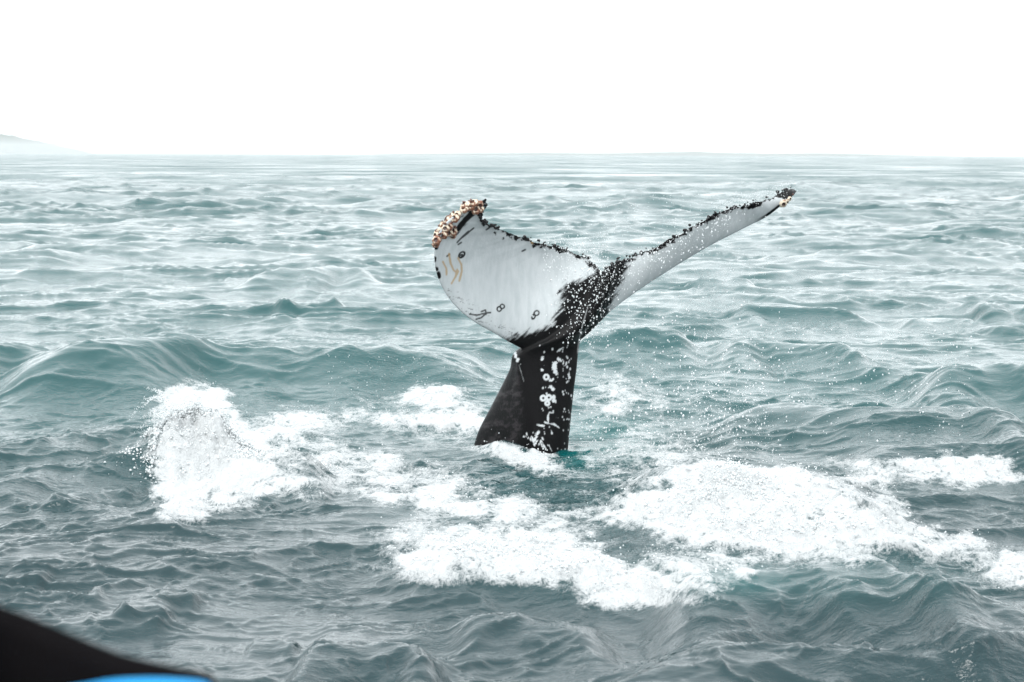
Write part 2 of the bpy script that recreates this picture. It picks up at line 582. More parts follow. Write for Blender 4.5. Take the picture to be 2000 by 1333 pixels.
# ------------------------------------------------------------------ build the sea
ys = [-60, -30, -12, -4, 0, 3, 5, 7, 8.5, 9.3, 9.8, 10.1]
y = 10.1
while y < 12000:
    dy = max(.020, (6.0e-5 if y < 60 else 3.4e-5) * y * y)
    if y > 250:
        dy = min(dy, y * .03)
    dy = min(dy, 400)
    y += dy
    ys.append(y)
ys = np.array(ys, dtype=np.float64)
core = np.linspace(-1, 1, 660)
outer = np.array([1.15, 1.35, 1.7, 2.2, 3, 4])
ss = np.concatenate([-outer[::-1], core, outer])
half = .257 * 1.22
wid = np.maximum(ys, 9) * half
X = (ss[None, :] * wid[:, None]) + np.sign(ss)[None, :] * np.maximum(np.abs(ss)[None, :] - 1, 0) * 40
Y = np.repeat(ys[:, None], len(ss), 1)
DY = np.repeat(np.maximum(np.gradient(ys), .02)[:, None], len(ss), 1)
dxs = np.abs(np.gradient(ss))[None, :] * wid[:, None]
DS = np.maximum(DY, dxs).astype(np.float32)
sh = X.shape
z, ox, oy, F, U, V = sea(X.ravel(), Y.ravel(), DS.ravel())
Vt = np.stack([X.ravel() + ox, Y.ravel() + oy, z], -1)
nr, nc = sh
idx = np.arange(nr * nc).reshape(nr, nc)
Fq = np.stack([idx[:-1, :-1], idx[:-1, 1:], idx[1:, 1:], idx[1:, :-1]], -1).reshape(-1, 4)
aerated = np.zeros(len(z), np.float32)
for (cu, cv, ru, rv, st) in [(1180, 850, 130, 50, .9), (1130, 885, 60, 40, .8), (1420, 1130, 130, 30, .55), (1180, 670, 70, 30, .3), (1270, 620, 10, 10, 0), (1100, 960, 350, 120, .25), (560, 690, 450, 60, .5), (60, 720, 200, 70, .5), (1550, 670, 300, 30, .35), (1900, 730, 200, 40, .2), (1700, 800, 350, 60, .25), (1500, 1120, 400, 50, .3), (1250, 780, 150, 60, .4)]:
    q = ((U - cu) / ru) ** 2 + ((V - cv) / rv) ** 2
    aerated = np.maximum(aerated, st * np.exp(-q * .7))
Yr = Y.ravel()
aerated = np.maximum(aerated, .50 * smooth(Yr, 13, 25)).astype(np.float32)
relief = (1 - .55 * smooth(Yr, 25, 140)).astype(np.float32)
sea_o = np_mesh('sea', Vt, Fq, [M_SEA], {'foam': F, 'aerated': aerated, 'relief': relief, 'chop': smooth(np.log(np.maximum(Yr, 1)), math.log(35), math.log(400))})
set_props(sea_o, 'choppy teal sea with streaks of white foam', kind='structure')
print('sea verts', len(z), 'foam max', F.max())

# ------------------------------------------------------------------ the whale's tail
# stations across the flukes: leading edge (u, v, depth offset), trailing edge (u, v, depth offset), thickness, bow
ST = [
    (949, 387, -.62, 951, 392, -.60, .020, 0),
    (936, 395, -.66, 944, 404, -.62, .035, .00),
    (914, 404, -.70, 938, 420, -.62, .050, .00),
    (888, 420, -.74, 945, 432, -.56, .060, .02),
    (864, 443, -.76, 962, 441, -.48, .070, .04),
    (850, 474, -.74, 985, 451, -.38, .080, .06),
    (848, 512, -.68, 1012, 459, -.28, .095, .08),
    (858, 552, -.58, 1044, 470, -.18, .11, .09),
    (884, 594, -.46, 1078, 480, -.10, .13, .09),
    (922, 627, -.34, 1108, 488, -.04, .16, .08),
    (962, 650, -.22, 1136, 498, 0, .20, .06),
    (1000, 672, -.12, 1156, 510, 0, .24, .03),
    (1042, 690, -.05, 1170, 523, 0, .26, 0),
    (1085, 690, 0, 1178, 532, 0, .26, 0),
    (1120, 676, .06, 1186, 526, 0, .24, 0),
    (1143, 654, .12, 1200, 516, -.04, .20, .0),
    (1173, 626, .20, 1222, 507, -.12, .16, .0),
    (1209, 595, .24, 1252, 493, -.12, .13, .0),
    (1255, 562, .28, 1293, 475, -.14, .11, .0),
    (1318, 521, .30, 1344, 447, -.14, .095, .0),
    (1382, 483, .32, 1390, 422, -.12, .085, .0),
    (1446, 450, .34, 1430, 404, -.06, .07, .0),
    (1497, 424, .38, 1473, 396, -.06, .06, .0),
    (1526, 402, .42, 1512, 383, .12, .05, .0),
    (1544, 388, .46, 1534, 371, .28, .035, .0),
    (1556, 374, .44, 1549, 369, .40, .020, 0),
]
NS, NCH = 420, 70
ST = [q if q[0] < 1160 else (*q[:5], q[5] + .26, *q[6:]) for q in ST]
C = catmull(ST, NS)
Vf = []
jag = (fbm(np.arange(NS) * .16, np.zeros(NS), 4, 2, .7) - .5) * 11
for i in range(NS):
    lu, lv, ly, tu, tv, ty, th, bow = C[i]
    f = i / (NS - 1)
    j = jag[i] * min(1, 8 * min(f, 1 - f) + .2)
    Lp = ony(lu, lv, YW + ly)
    Tp = ony(tu + j * .3, tv + j * .9, YW + ty)
    i0, i1 = max(i - 2, 0), min(i + 2, NS - 1)
    sp_ = ony(C[i1][0] + C[i1][3], C[i1][1] + C[i1][4], YW + (C[i1][2] + C[i1][5]) / 2) * 0
    mid0 = (ony(C[i0][0], C[i0][1], YW + C[i0][2]) + ony(C[i0][3], C[i0][4], YW + C[i0][5])) / 2
    mid1 = (ony(C[i1][0], C[i1][1], YW + C[i1][2]) + ony(C[i1][3], C[i1][4], YW + C[i1][5])) / 2
    nrm = np.cross(mid1 - mid0, Tp - Lp)
    nrm /= np.linalg.norm(nrm) + 1e-9
    if nrm[1] < 0:
        nrm = -nrm                      # points away from the camera
    ring = []
    for q in range(NCH):
        a_ = 2 * math.pi * q / NCH
        c = .5 - .5 * math.cos(a_)
        half_t = th * (1.7 * math.sqrt(max(c, 0)) * (1 - c) * .78 + .10 * math.sqrt(max(0, 4 * c * (1 - c))) * 1.0 + .010 / max(th, .02) * math.sqrt(max(0, 4 * c * (1 - c))))
        sgn_ = 1 if math.sin(a_) >= 0 else -1
        p = Lp + (Tp - Lp) * c + nrm * (bow * 4 * c * (1 - c)) + nrm * (sgn_ * half_t * .5)
        ring.append(p)
    Vf.append(ring)
Vf = np.array(Vf).reshape(-1, 3)
idx = np.arange(NS * NCH).reshape(NS, NCH)
A = idx[:-1]
B = idx[1:]
Ff = np.stack([A, np.roll(A, -1, 1), np.roll(B, -1, 1), B], -1).reshape(-1, 4)
caps = [list(idx[0][::-1]), list(idx[-1])]

# tail stock: sections as closed splines; (v, left outline u, ridge u, right outline u, depth of left / ridge / right, back depth)
SEC = [
    (545, 1158, 1170, 1182, .02, -.05, .02, .08),
    (590, 1128, 1158, 1180, .0, -.10, .06, .12),
    (630, 1085, 1140, 1158, .0, -.15, .10, .17),
    (660, 1045, 1100, 1136, .02, -.17, .10, .25),
    (690, 1004, 1030, 1129, .02, -.14, .05, .36),
    (720, 996, 1022, 1126, .12, -.14, .04, .44),
    (760, 977, 1028, 1121, .24, -.16, .04, .52),
    (800, 957, 1034, 1117, .34, -.18, .04, .60),
    (840, 937, 1040, 1113, .44, -.20, .04, .68),
    (885, 922, 1046, 1109, .54, -.22, .04, .78),
    (940, 900, 1050, 1106, .66, -.24, .04, .90),
    (1030, 860, 1050, 1100, .86, -.26, .04, 1.1),
]
SC = catmull(SEC, 120)
Vp = []
NQ = 72
for row in SC:
    v, ul, ur, rr, yl, yr, yrt, yb = row
    cpts = [
        ony(ul, v, YW + yl), ony((ul + ur) / 2 - 3, v, YW + (yl + yr) / 2 - .04), ony(ur, v, YW + yr), ony((ur + rr) / 2 + 6, v, YW + (yr + yrt) / 2 - .06), ony(rr, v, YW + yrt),
        ony(rr - (rr - ul) * .18, v, YW + yrt + (yb - yrt) * .55), ony((ul + rr) / 2, v, YW + yb), ony(ul + (rr - ul) * .1, v, YW + (yl + yb) / 2 + .04)]
    m = len(cpts)
    ring = []
    for q in range(NQ):
        t = q / NQ * m
        k = int(t)
        f = t - k
        p0, p1, p2, p3 = (cpts[(k + d) % m] for d in (-1, 0, 1, 2))
        ring.append(.5 * ((2 * p1) + (-p0 + p2) * f + (2 * p0 - 5 * p1 + 4 * p2 - p3) * f * f + (-p0 + 3 * p1 - 3 * p2 + p3) * f ** 3))
    Vp.append(ring)
Vp = np.array(Vp).reshape(-1, 3)
idx2 = np.arange(120 * NQ).reshape(120, NQ) + len(Vf)
A = idx2[:-1]
B = idx2[1:]
Fp = np.stack([A, B, np.roll(B, -1, 1), np.roll(A, -1, 1)], -1).reshape(-1, 4)
caps += [list(idx2[0]), list(idx2[-1][::-1])]
me = bpy.data.meshes.new('tail_cage')
me.from_pydata([tuple(p) for p in np.concatenate([Vf, Vp])], [], [tuple(int(i) for i in f) for f in np.concatenate([Ff, Fp])] + [tuple(int(i) for i in c) for c in caps])
bm = bmesh.new()
bm.from_mesh(me)
bmesh.ops.recalc_face_normals(bm, faces=bm.faces)
bm.to_mesh(me)
bm.free()
cage = bpy.data.objects.new('tail_cage', me)
COL.objects.link(cage)
rm = cage.modifiers.new('r', 'REMESH')
rm.mode = 'VOXEL'
rm.voxel_size = .0085
rm.use_smooth_shade = True
smd = cage.modifiers.new('s', 'SMOOTH')
smd.factor = .5
smd.iterations = 12
dg = bpy.context.evaluated_depsgraph_get()
tail_me = bpy.data.meshes.new_from_object(cage.evaluated_get(dg))
bpy.data.objects.remove(cage)
nv = len(tail_me.vertices)
co = np.empty(nv * 3, np.float32)
tail_me.vertices.foreach_get('co', co)
co = co.reshape(-1, 3)
no = np.empty(nv * 3, np.float32)
tail_me.vertices.foreach_get('normal', no)
no = no.reshape(-1, 3)
print('tail verts', nv)
u, v = project(co)
front = np.einsum('ij,ij->i', no, co - CO) < 0


def poly_sd(u, v, poly):
    """signed distance, positive inside"""
    d = np.full(u.shape, 1e9)
    ins = np.zeros(u.shape, bool)
    n = len(poly)
    for i in range(n):
        ax, ay = poly[i]
        bx, by = poly[(i + 1) % n]
        dx, dy = bx - ax, by - ay
        t = np.clip(((u - ax) * dx + (v - ay) * dy) / (dx * dx + dy * dy + 1e-9), 0, 1)
        d = np.minimum(d, np.hypot(u - ax - t * dx, v - ay - t * dy))
        c = ((ay > v) != (by > v)) & (u < (bx - ax) * (v - ay) / (by - ay + 1e-12) + ax)
        ins ^= c
    return np.where(ins, d, -d)


def line_d(u, v, pts):
    d = np.full(u.shape, 1e9)
    for i in range(len(pts) - 1):
        ax, ay = pts[i]
        bx, by = pts[i + 1]
        dx, dy = bx - ax, by - ay
        t = np.clip(((u - ax) * dx + (v - ay) * dy) / (dx * dx + dy * dy + 1e-9), 0, 1)
        d = np.minimum(d, np.hypot(u - ax - t * dx, v - ay - t * dy))
    return d


ca, sa = math.cos(math.radians(-42)), math.sin(math.radians(-42))
ru_, rv_ = u * ca + v * sa, -u * sa + v * ca
streak = fbm(ru_ * .035, rv_ * .22, 4, 1, .65) - .5
fine = fbm(u * .12, v * .12, 4, 3, .6) - .5
lw = [(930, 380), (800, 400), (800, 700), (940, 690), (1000, 656), (1040, 648), (1072, 634), (1090, 612), (1098, 588), (1094, 570), (1108, 556), (1135, 548), (1160, 536), (1178, 512), (1100, 440), (960, 400)]
sdl = poly_sd(u, v, lw) + streak * 30 + fine * 14
edge = np.array([(p[3], p[4]) for p in ST])
ed = line_d(u, v, [tuple(p) for p in edge])
sdr = poly_sd(u, v, [(1212, 480), (1222, 512), (1222, 535), (1208, 560), (1196, 582), (1188, 640), (1400, 640), (1620, 400), (1550, 330)]) + streak * 26 + fine * 14
white = np.maximum(smooth(sdl, -7, 8), smooth(sdr, -7, 8))
ew = 5.5 + 13 * (fbm(u * .045, v * .045, 3, 5) - .5) + 22 * fine
ew = np.where(u < 1180, ew * 1.25, ew + 1.0)
white *= smooth(ed, ew - 1, ew + 1.5)
tipl = poly_sd(u, v, [(890, 462), (893, 440), (902, 424), (915, 408), (930, 392), (960, 380), (950, 398), (934, 410), (915, 430), (900, 450)]) + streak * 16
white *= 1 - smooth(tipl, -1.5, 1.5)
for (cu, cv, r) in [(851, 482, 5), (849, 508, 4.5), (852, 526, 4), (856, 538, 5.5), (853, 476, 4)]:
    white *= 1 - smooth(r - np.hypot(u - cu, (v - cv) * .8) + fine * 5, -1, 1)
lead = np.array([(p[0], p[1]) for p in ST])
ld = line_d(u, v, [tuple(p) for p in lead])
white *= 1 - smooth(u, 1470, 1500) * smooth(5 - ld, -1, 1.5)
white *= 1 - smooth(8 - np.hypot(u - 1545, v - 378) + fine * 5, -1, 1) * .98
white *= 1 - smooth(9 - np.hypot(u - 1536, v - 384) + fine * 6, -1, 1) * .98
# scratches near the lower rim of the left fluke
scr = fbm(u * .05 + v * .03, v * .5 - u * .12, 4, 6, .7)
low = smooth(40 - ld, 0, 30) * (u < 1080) * (v > 560)
white *= 1 - .7 * smooth(scr, .64, .72) * low
dark = np.zeros(nv)


def ringm(cu, cv, rx, ry, w, rot=0):
    c, s = math.cos(rot), math.sin(rot)
    du, dv = u - cu, v - cv
    a_, b_ = du * c + dv * s, -du * s + dv * c
    r = np.sqrt((a_ / rx) ** 2 + (b_ / ry) ** 2)
    return smooth(w - np.abs(r - 1) * min(rx, ry), -.9, .6)


for r_ in [(902, 498, 6.5, 4.5, 1.3, -.8), (902, 499, 2, 1.6, 1.2, 0), (975, 604, 4.2, 4.4, 1.2, 0), (981, 599, 4.2, 4, 1.2, 0), (1048, 612, 5, 4.4, 1.2, -.6), (1042, 619, 3, 4.5, 1.2, .4)]:
    dark = np.maximum(dark, ringm(*r_))
for pl in [[(917, 614), (932, 616), (948, 612), (958, 611)], [(930, 624), (940, 621), (950, 612)], [(940, 609), (948, 606), (950, 613)], [(873, 501), (878, 497)], [(893, 474), (904, 462), (915, 452)], [(898, 468), (915, 455)], [(895, 478), (901, 474)], [(962, 441), (950, 449)], [(1020, 491), (1026, 488)], [(905, 462), (925, 446)]]:
    dark = np.maximum(dark, smooth(1.6 - line_d(u, v, pl), -.8, .8) * .9)
white *= 1 - dark
yellow = np.zeros(nv)
for pl in [[(877, 496), (880, 515), (886, 528), (893, 534)], [(895, 505), (901, 517), (902, 530), (897, 549)], [(882, 554), (890, 540), (893, 527)], [(865, 512), (872, 525), (872, 537)], [(890, 540), (895, 530)], [(1036, 470), (1040, 476)]]:
    yellow = np.maximum(yellow, smooth(1.9 - line_d(u, v, pl) + fine * 1.5, -1.0, .9))
yellow *= .75 * front
# white scars and barnacle marks on the black stock
marks = np.zeros(nv)
for (cu, cv, r) in [(1058, 721, 4), (1062, 714, 3), (1082, 718, 6), (1086, 727, 5), (1084, 712, 4), (1080, 742, 4.5), (1083, 748, 4), (1075, 756, 5), (1079, 759, 3.5), (1081, 775, 3), (1082, 783, 3), (1076, 796, 3.5), (1073, 798, 3), (1105, 712, 2.5), (1052, 868, 3), (1086, 816, 2), (1060, 700, 2), (1092, 702, 2)]:
    marks = np.maximum(marks, smooth(r * .68 - np.hypot(u - cu, v - cv) + fine * 13, -1, 1))
marks = np.maximum(marks, ringm(1067, 737, 4.4, 4.6, 1.8) * smooth(fine, -.28, -.05))
for r_ in [(1061, 778, 4.5, 4.5, 2.0), (1072, 777, 4.5, 4.5, 2.0), (1069, 788, 3.6, 3.6, 2.0)]:
    marks = np.maximum(marks, ringm(*r_))
for pl, w in [([(1071, 825), (1070, 812), (1073, 806), (1081, 807)], 1.8), ([(1064, 825), (1074, 828), (1082, 829), (1092, 836)], 1.7), ([(1076, 840), (1078, 848)], 1.5), ([(1058, 862), (1064, 873)], 1.4), ([(1072, 870), (1078, 882)], 1.4), ([(1049, 830), (1062, 832)], 1.7), ([(1112, 722), (1111, 740)], 1.2), ([(1089, 687), (1100, 679)], 1.4), ([(1090, 700), (1096, 705)], 1.5)]:
    marks = np.maximum(marks, smooth(w * .75 - line_d(u, v, pl) + fine * 5, -.9, .9))
for k in range(85):
    cu = 1050 + 66 * rng.random() ** .7
    cv = 675 + 205 * rng.random()
    if rng.random() < .45:
        cu = 1098 + rng.random() * 22
    r = .7 + 1.1 * rng.random() ** 2
    m = (np.abs(u - cu) < 4) & (np.abs(v - cv) < 6)
    marks[m] = np.maximum(marks[m], smooth(r - np.hypot(u[m] - cu, (v[m] - cv) * .7), -.8, .8))
for k in range(20):
    cu = 1000 + 60 * rng.random() ** .6
    cv = 826 + 30 * rng.random() + (cu - 1000) * .3
    m = (np.abs(u - cu) < 5) & (np.abs(v - cv) < 9)
    marks[m] = np.maximum(marks[m], smooth(.8 + rng.random() - np.hypot(u[m] - cu + (v[m] - cv) * (rng.random() - .5), (v[m] - cv) * .5) + fine[m] * 7, -.8, .8))
# pale feathered line where the fluke root meets the stock
marks = np.maximum(marks, smooth(2.6 - line_d(u, v, [(999, 676), (1004, 686), (1008, 698), (1013, 708)]) + streak * 12, -1, 1.2))
marks = np.maximum(marks, .55 * smooth(.8 - line_d(u, v, [(1148, 600), (1138, 635), (1130, 668), (1128, 690)]) + fine * 1.5, -.8, .8))
marks = np.maximum(marks, .35 * smooth(.4 - line_d(u, v, [(1013, 712), (1018, 728), (1023, 745)]) + fine * 3, -.8, .8))
marks *= front
# grey mottled flank
flank = smooth(poly_sd(u, v, [(1000, 680), (1015, 715), (1026, 770), (1030, 830), (1000, 880), (880, 900), (920, 780), (985, 700)]), -2, 14) * (v > 665)
mott = fbm(u * .07 + v * .03, v * .10, 5, 2, .75)
flank = flank * smooth(mott, .44, .72)
white = white * front
# the photo's edge fringe: knobbly black rim stays black on both sides
for k_, val in (('white', white), ('marks', marks), ('yellow', yellow), ('flank', flank)):
    at = tail_me.attributes.new(k_, 'FLOAT', 'POINT')
    at.data.foreach_set('value', np.ascontiguousarray(val, dtype=np.float32))

M_SKIN, nt, out = mat('whale_skin')
g = nt.nodes.new('ShaderNodeNewGeometry')
pos = g.outputs['Position']
nA = noise_n(nt, map_n(nt, pos, (6, 6, 1.5), (0, .7, 0)), 3.0, 6, .65)
nB = noise_n(nt, pos, 55, 5, .7)
nC = noise_n(nt, pos, 2.2, 3, .5)
blk = mix_col(nt, ramp_n(nt, nB, .45, .8), (.003, .003, .0033), (.006, .0056, .0064))
wht = mix_col(nt, ramp_n(nt, nA, .3, .75), (.485, .51, .52), (.40, .43, .44))
wht = mix_col(nt, math_n(nt, 'MULTIPLY', ramp_n(nt, nC, .4, .7), .25), wht, (.33, .36, .37))
col = mix_col(nt, attr_n(nt, 'flank'), blk, (.03, .027, .029))
col = mix_col(nt, attr_n(nt, 'white'), col, wht)
col = mix_col(nt, attr_n(nt, 'yellow'), col, (.36, .24, .11))
col = mix_col(nt, attr_n(nt, 'marks'), col, (.5, .52, .53))
b = nt.nodes.new('ShaderNodeBsdfPrincipled')
nt.links.new(col, b.inputs['Base Color'])
b.inputs['Roughness'].default_value = .42
b.inputs['Specular IOR Level'].default_value = .10
bp = nt.nodes.new('ShaderNodeBump')
bp.inputs['Distance'].default_value = .006
bp.inputs['Strength'].default_value = .45
nt.links.new(math_n(nt, 'ADD', nA, nB), bp.inputs['Height'])
nt.links.new(bp.outputs[0], b.inputs['Normal'])
nt.links.new(b.outputs[0], out.inputs[0])
tail_me.materials.clear()
tail_me.materials.append(M_SKIN)
tail_me.polygons.foreach_set('use_smooth', np.ones(len(tail_me.polygons), bool))

whale = bpy.data.objects.new('humpback_whale', None)
COL.objects.link(whale)
wb0 = onz(1040, 885)
whale.location = (wb0[0], YW, 0)
whale.empty_display_size = .3
set_props(whale, 'black tail stock and white undersided flukes raised out of the foaming water', 'whale')
bpy.context.view_layer.update()
WI = Matrix.Translation(-whale.location)
tail_me.transform(WI)
tail = bpy.data.objects.new('tail', tail_me)
COL.objects.link(tail)
tail.parent = whale

# knobbly growth along the trailing edges
M_KNOB, nt, out = mat('black_growth')
b = nt.nodes.new('ShaderNodeBsdfPrincipled')
b.inputs['Base Color'].default_value = (.012, .012, .013, 1)
b.inputs['Roughness'].default_value = .5
b.inputs['Specular IOR Level'].default_value = .2
nt.links.new(b.outputs[0], out.inputs[0])


def ico(sub):
    bm = bmesh.new()
    bmesh.ops.create_icosphere(bm, subdivisions=sub, radius=1)
    v_ = np.array([tuple(q.co) for q in bm.verts])
    f_ = np.array([[q.index for q in f.verts] for f in bm.faces])
    bm.free()
    return v_, f_


iv, if_ = ico(1)
VV, FF = [], []
k = 0
for i in range(5, NS - 4):
    if rng.random() > .62:
        continue
    lu, lv, ly, tu, tv, ty, th, bow = C[i]
    if fbm(np.array([i * .11]), np.array([3.]), 3, 4)[0] < .40:
        continue
    p = ony(tu + jag[i] * .3 + rng.normal() * 1.5, tv + jag[i] * .9 + rng.normal() * 2.6 + 1, YW + ty - .015)
    r = .006 + .011 * rng.random()
    s3 = iv * (r * (.7 + .6 * rng.random(3))) * (1 + .25 * rng.normal(size=(len(iv), 1)))
    VV.append(s3 + p - np.array(whale.location))
    FF.append(if_ + k * len(iv))
    k += 1
fr = np_mesh('trailing_edge_growth', np.concatenate(VV), np.concatenate(FF), [M_KNOB], parent=whale)
fr['kind'] = 'stuff'

# barnacles
M_SHELL, nt, out = mat('barnacle_shell')
tcn = nt.nodes.new('ShaderNodeTexCoord')
nb = noise_n(nt, tcn.outputs['Object'], 1.3, 4, .6)
sep = nt.nodes.new('ShaderNodeSeparateXYZ')
nt.links.new(tcn.outputs['Object'], sep.inputs[0])
oi = nt.nodes.new('ShaderNodeObjectInfo')
stripe = ramp_n(nt, math_n(nt, 'ADD', nb, math_n(nt, 'MULTIPLY', oi.outputs['Random'], .22)), .55, .68)
b = nt.nodes.new('ShaderNodeBsdfPrincipled')
cc = mix_col(nt, stripe, (.52, .45, .35), (.17, .065, .035))
nt.links.new(cc, b.inputs['Base Color'])
b.inputs['Roughness'].default_value = .6
nt.links.new(b.outputs[0], out.inputs[0])
M_HOLE, nt, out = mat('barnacle_opening')
b = nt.nodes.new('ShaderNodeBsdfPrincipled')
b.inputs['Base Color'].default_value = (.045, .018, .013, 1)
b.inputs['Roughness'].default_value = .35
nt.links.new(b.outputs[0], out.inputs[0])
M_BROWN, nt, out = mat('stalked_barnacle_brown')
b = nt.nodes.new('ShaderNodeBsdfPrincipled')
b.inputs['Base Color'].default_value = (.10, .032, .02, 1)
b.inputs['Roughness'].default_value = .4
nt.links.new(b.outputs[0], out.inputs[0])


def barnacle_mesh(seed):
    r_ = random.Random(seed)
    prof = [(1.0, 0, 0), (1.08, .18, 0), (1.0, .42, 0), (.82, .66, 0), (.58, .82, 0), (.50, .84, 1), (.40, .66, 1), (.0, .55, 1)]
    n = 18
    V_, F_, Mi = [], [], []
    ph = r_.random() * 6
    for j, (rr, zz, m) in enumerate(prof[:-1]):
        for i in range(n):
            a_ = 2 * math.pi * i / n
            rib = 1 + (.09 if i % 3 == 0 else -.04) * (1 if j < 5 else .3) + .05 * math.sin(2 * a_ + ph)
            V_.append((rr * rib * math.cos(a_), rr * rib * math.sin(a_), zz))
    V_.append((0, 0, prof[-1][1]))
    for j in range(len(prof) - 2):
        for i in range(n):
            F_.append((j * n + i, j * n + (i + 1) % n, (j + 1) * n + (i + 1) % n, (j + 1) * n + i))
            Mi.append(1 if prof[j + 1][2] and prof[j][2] else 0)
    j = len(prof) - 2
    for i in range(n):
        F_.append((j * n + i, j * n + (i + 1) % n, len(V_) - 1))
        Mi.append(1)
    me_ = bpy.data.meshes.new('barnacle')
    me_.from_pydata(V_, [], F_)
    me_.materials.append(M_SHELL)
    me_.materials.append(M_HOLE)
    for p, m in zip(me_.polygons, Mi):
        p.material_index = m
        p.use_smooth = True
    return me_


def stalk_mesh(seed):
    r_ = random.Random(seed)
    bm = bmesh.new()
    for j in range(5):
        bx, by = r_.uniform(-.5, .5), r_.uniform(-.5, .5)
        hh = r_.uniform(.6, 1.3)
        bmesh.ops.create_icosphere(bm, subdivisions=1, radius=r_.uniform(.3, .45), matrix=Matrix.Translation((bx * 1.4, by * 1.4, hh)) @ Matrix.Scale(1.4, 4, (0, 0, 1)))
        bmesh.ops.create_cone(bm, segments=6, radius1=.14, radius2=.2, depth=hh, cap_ends=True, matrix=Matrix.Translation((bx * 1.2, by * 1.2, hh / 2)))
    me_ = bpy.data.meshes.new('stalked_barnacle')
    bm.to_mesh(me_)
    bm.free()
    me_.materials.append(M_BROWN)
    for p in me_.polygons:
        p.use_smooth = True
    return me_


BM_ = [barnacle_mesh(i) for i in range(4)]
SM_ = [stalk_mesh(i) for i in range(3)]
from mathutils.bvhtree import BVHTree
tb = BVHTree.FromObject(tail, bpy.context.evaluated_depsgraph_get())


def surf(u_, v_, yd):
    """point on the tail skin nearest to where the line of sight meets it"""
    d = ray(u_, v_)
    o_ = Vector(CO - np.array(whale.location))
    h_ = tb.ray_cast(o_, Vector(d).normalized())
    if h_[0] is None:
        p = Vector(ony(u_, v_, yd) - np.array(whale.location))
        h_ = tb.find_nearest(p)
        return p * .75 + h_[0] * .25, h_[1]
    return h_[0], h_[1]


BP = [(853, 470, 8), (866, 459, 8), (858, 449, 7), (870, 447, 7), (884, 453, 8), (884, 461, 6), (877, 443, 7), (863, 440, 7), (874, 430, 8), (889, 427, 8), (881, 421, 6), (894, 419, 6),
      (907, 409, 8), (906, 401, 7), (920, 403, 8), (926, 397, 8), (929, 410, 8), (937, 409, 7), (936, 400, 7), (851, 478, 6), (852, 459, 7), (876, 455, 7), (868, 438, 7), (913, 400, 7),
      (1533, 398, 7), (1540, 394, 5), (1547, 388, 4)]
for i, (bu, bv, br) in enumerate(BP):
    p, n = surf(bu, bv, YW - .7 if bu < 1200 else YW + .3)
    o = bpy.data.objects.new('barnacle', BM_[i % 4])
    COL.objects.link(o)
    o.parent = whale
    out_dir = Vector((-.5, -.65, .35)) if bu < 1200 else Vector((.3, -.8, -.2))
    d = (n * .6 + out_dir + Vector(rng.normal(size=3) * .38)).normalized()
    o.location = p - d * .008
    o.rotation_euler = d.to_track_quat('Z', 'Y').to_euler()
    r = br / 205 * 1.12
    o.scale = (r, r, r * 1.0)
for i, (bu, bv, br) in enumerate([(859, 443, 6), (865, 436, 6), (871, 440, 6), (882, 437, 6), (888, 446, 7), (875, 424, 6), (885, 418, 6), (896, 424, 6), (905, 396, 6), (912, 403, 5), (921, 394, 7), (930, 397, 7), (938, 402, 6), (854, 452, 6), (860, 459, 6), (851, 465, 5), (1549, 382, 4), (1538, 392, 5)]):
    p, n = surf(bu, bv, YW - .7 if bu < 1200 else YW + .3)
    o = bpy.data.objects.new('stalked_barnacle', SM_[i % 3])
    COL.objects.link(o)
    o.parent = whale
    d = (n * .4 + Vector((-.4, -.4, .8)) + Vector(rng.normal(size=3) * .3)).normalized()
    o.location = p
    o.rotation_euler = d.to_track_quat('Z', 'Y').to_euler()
    r = br / 205 * .62
    o.scale = (r, r, r)

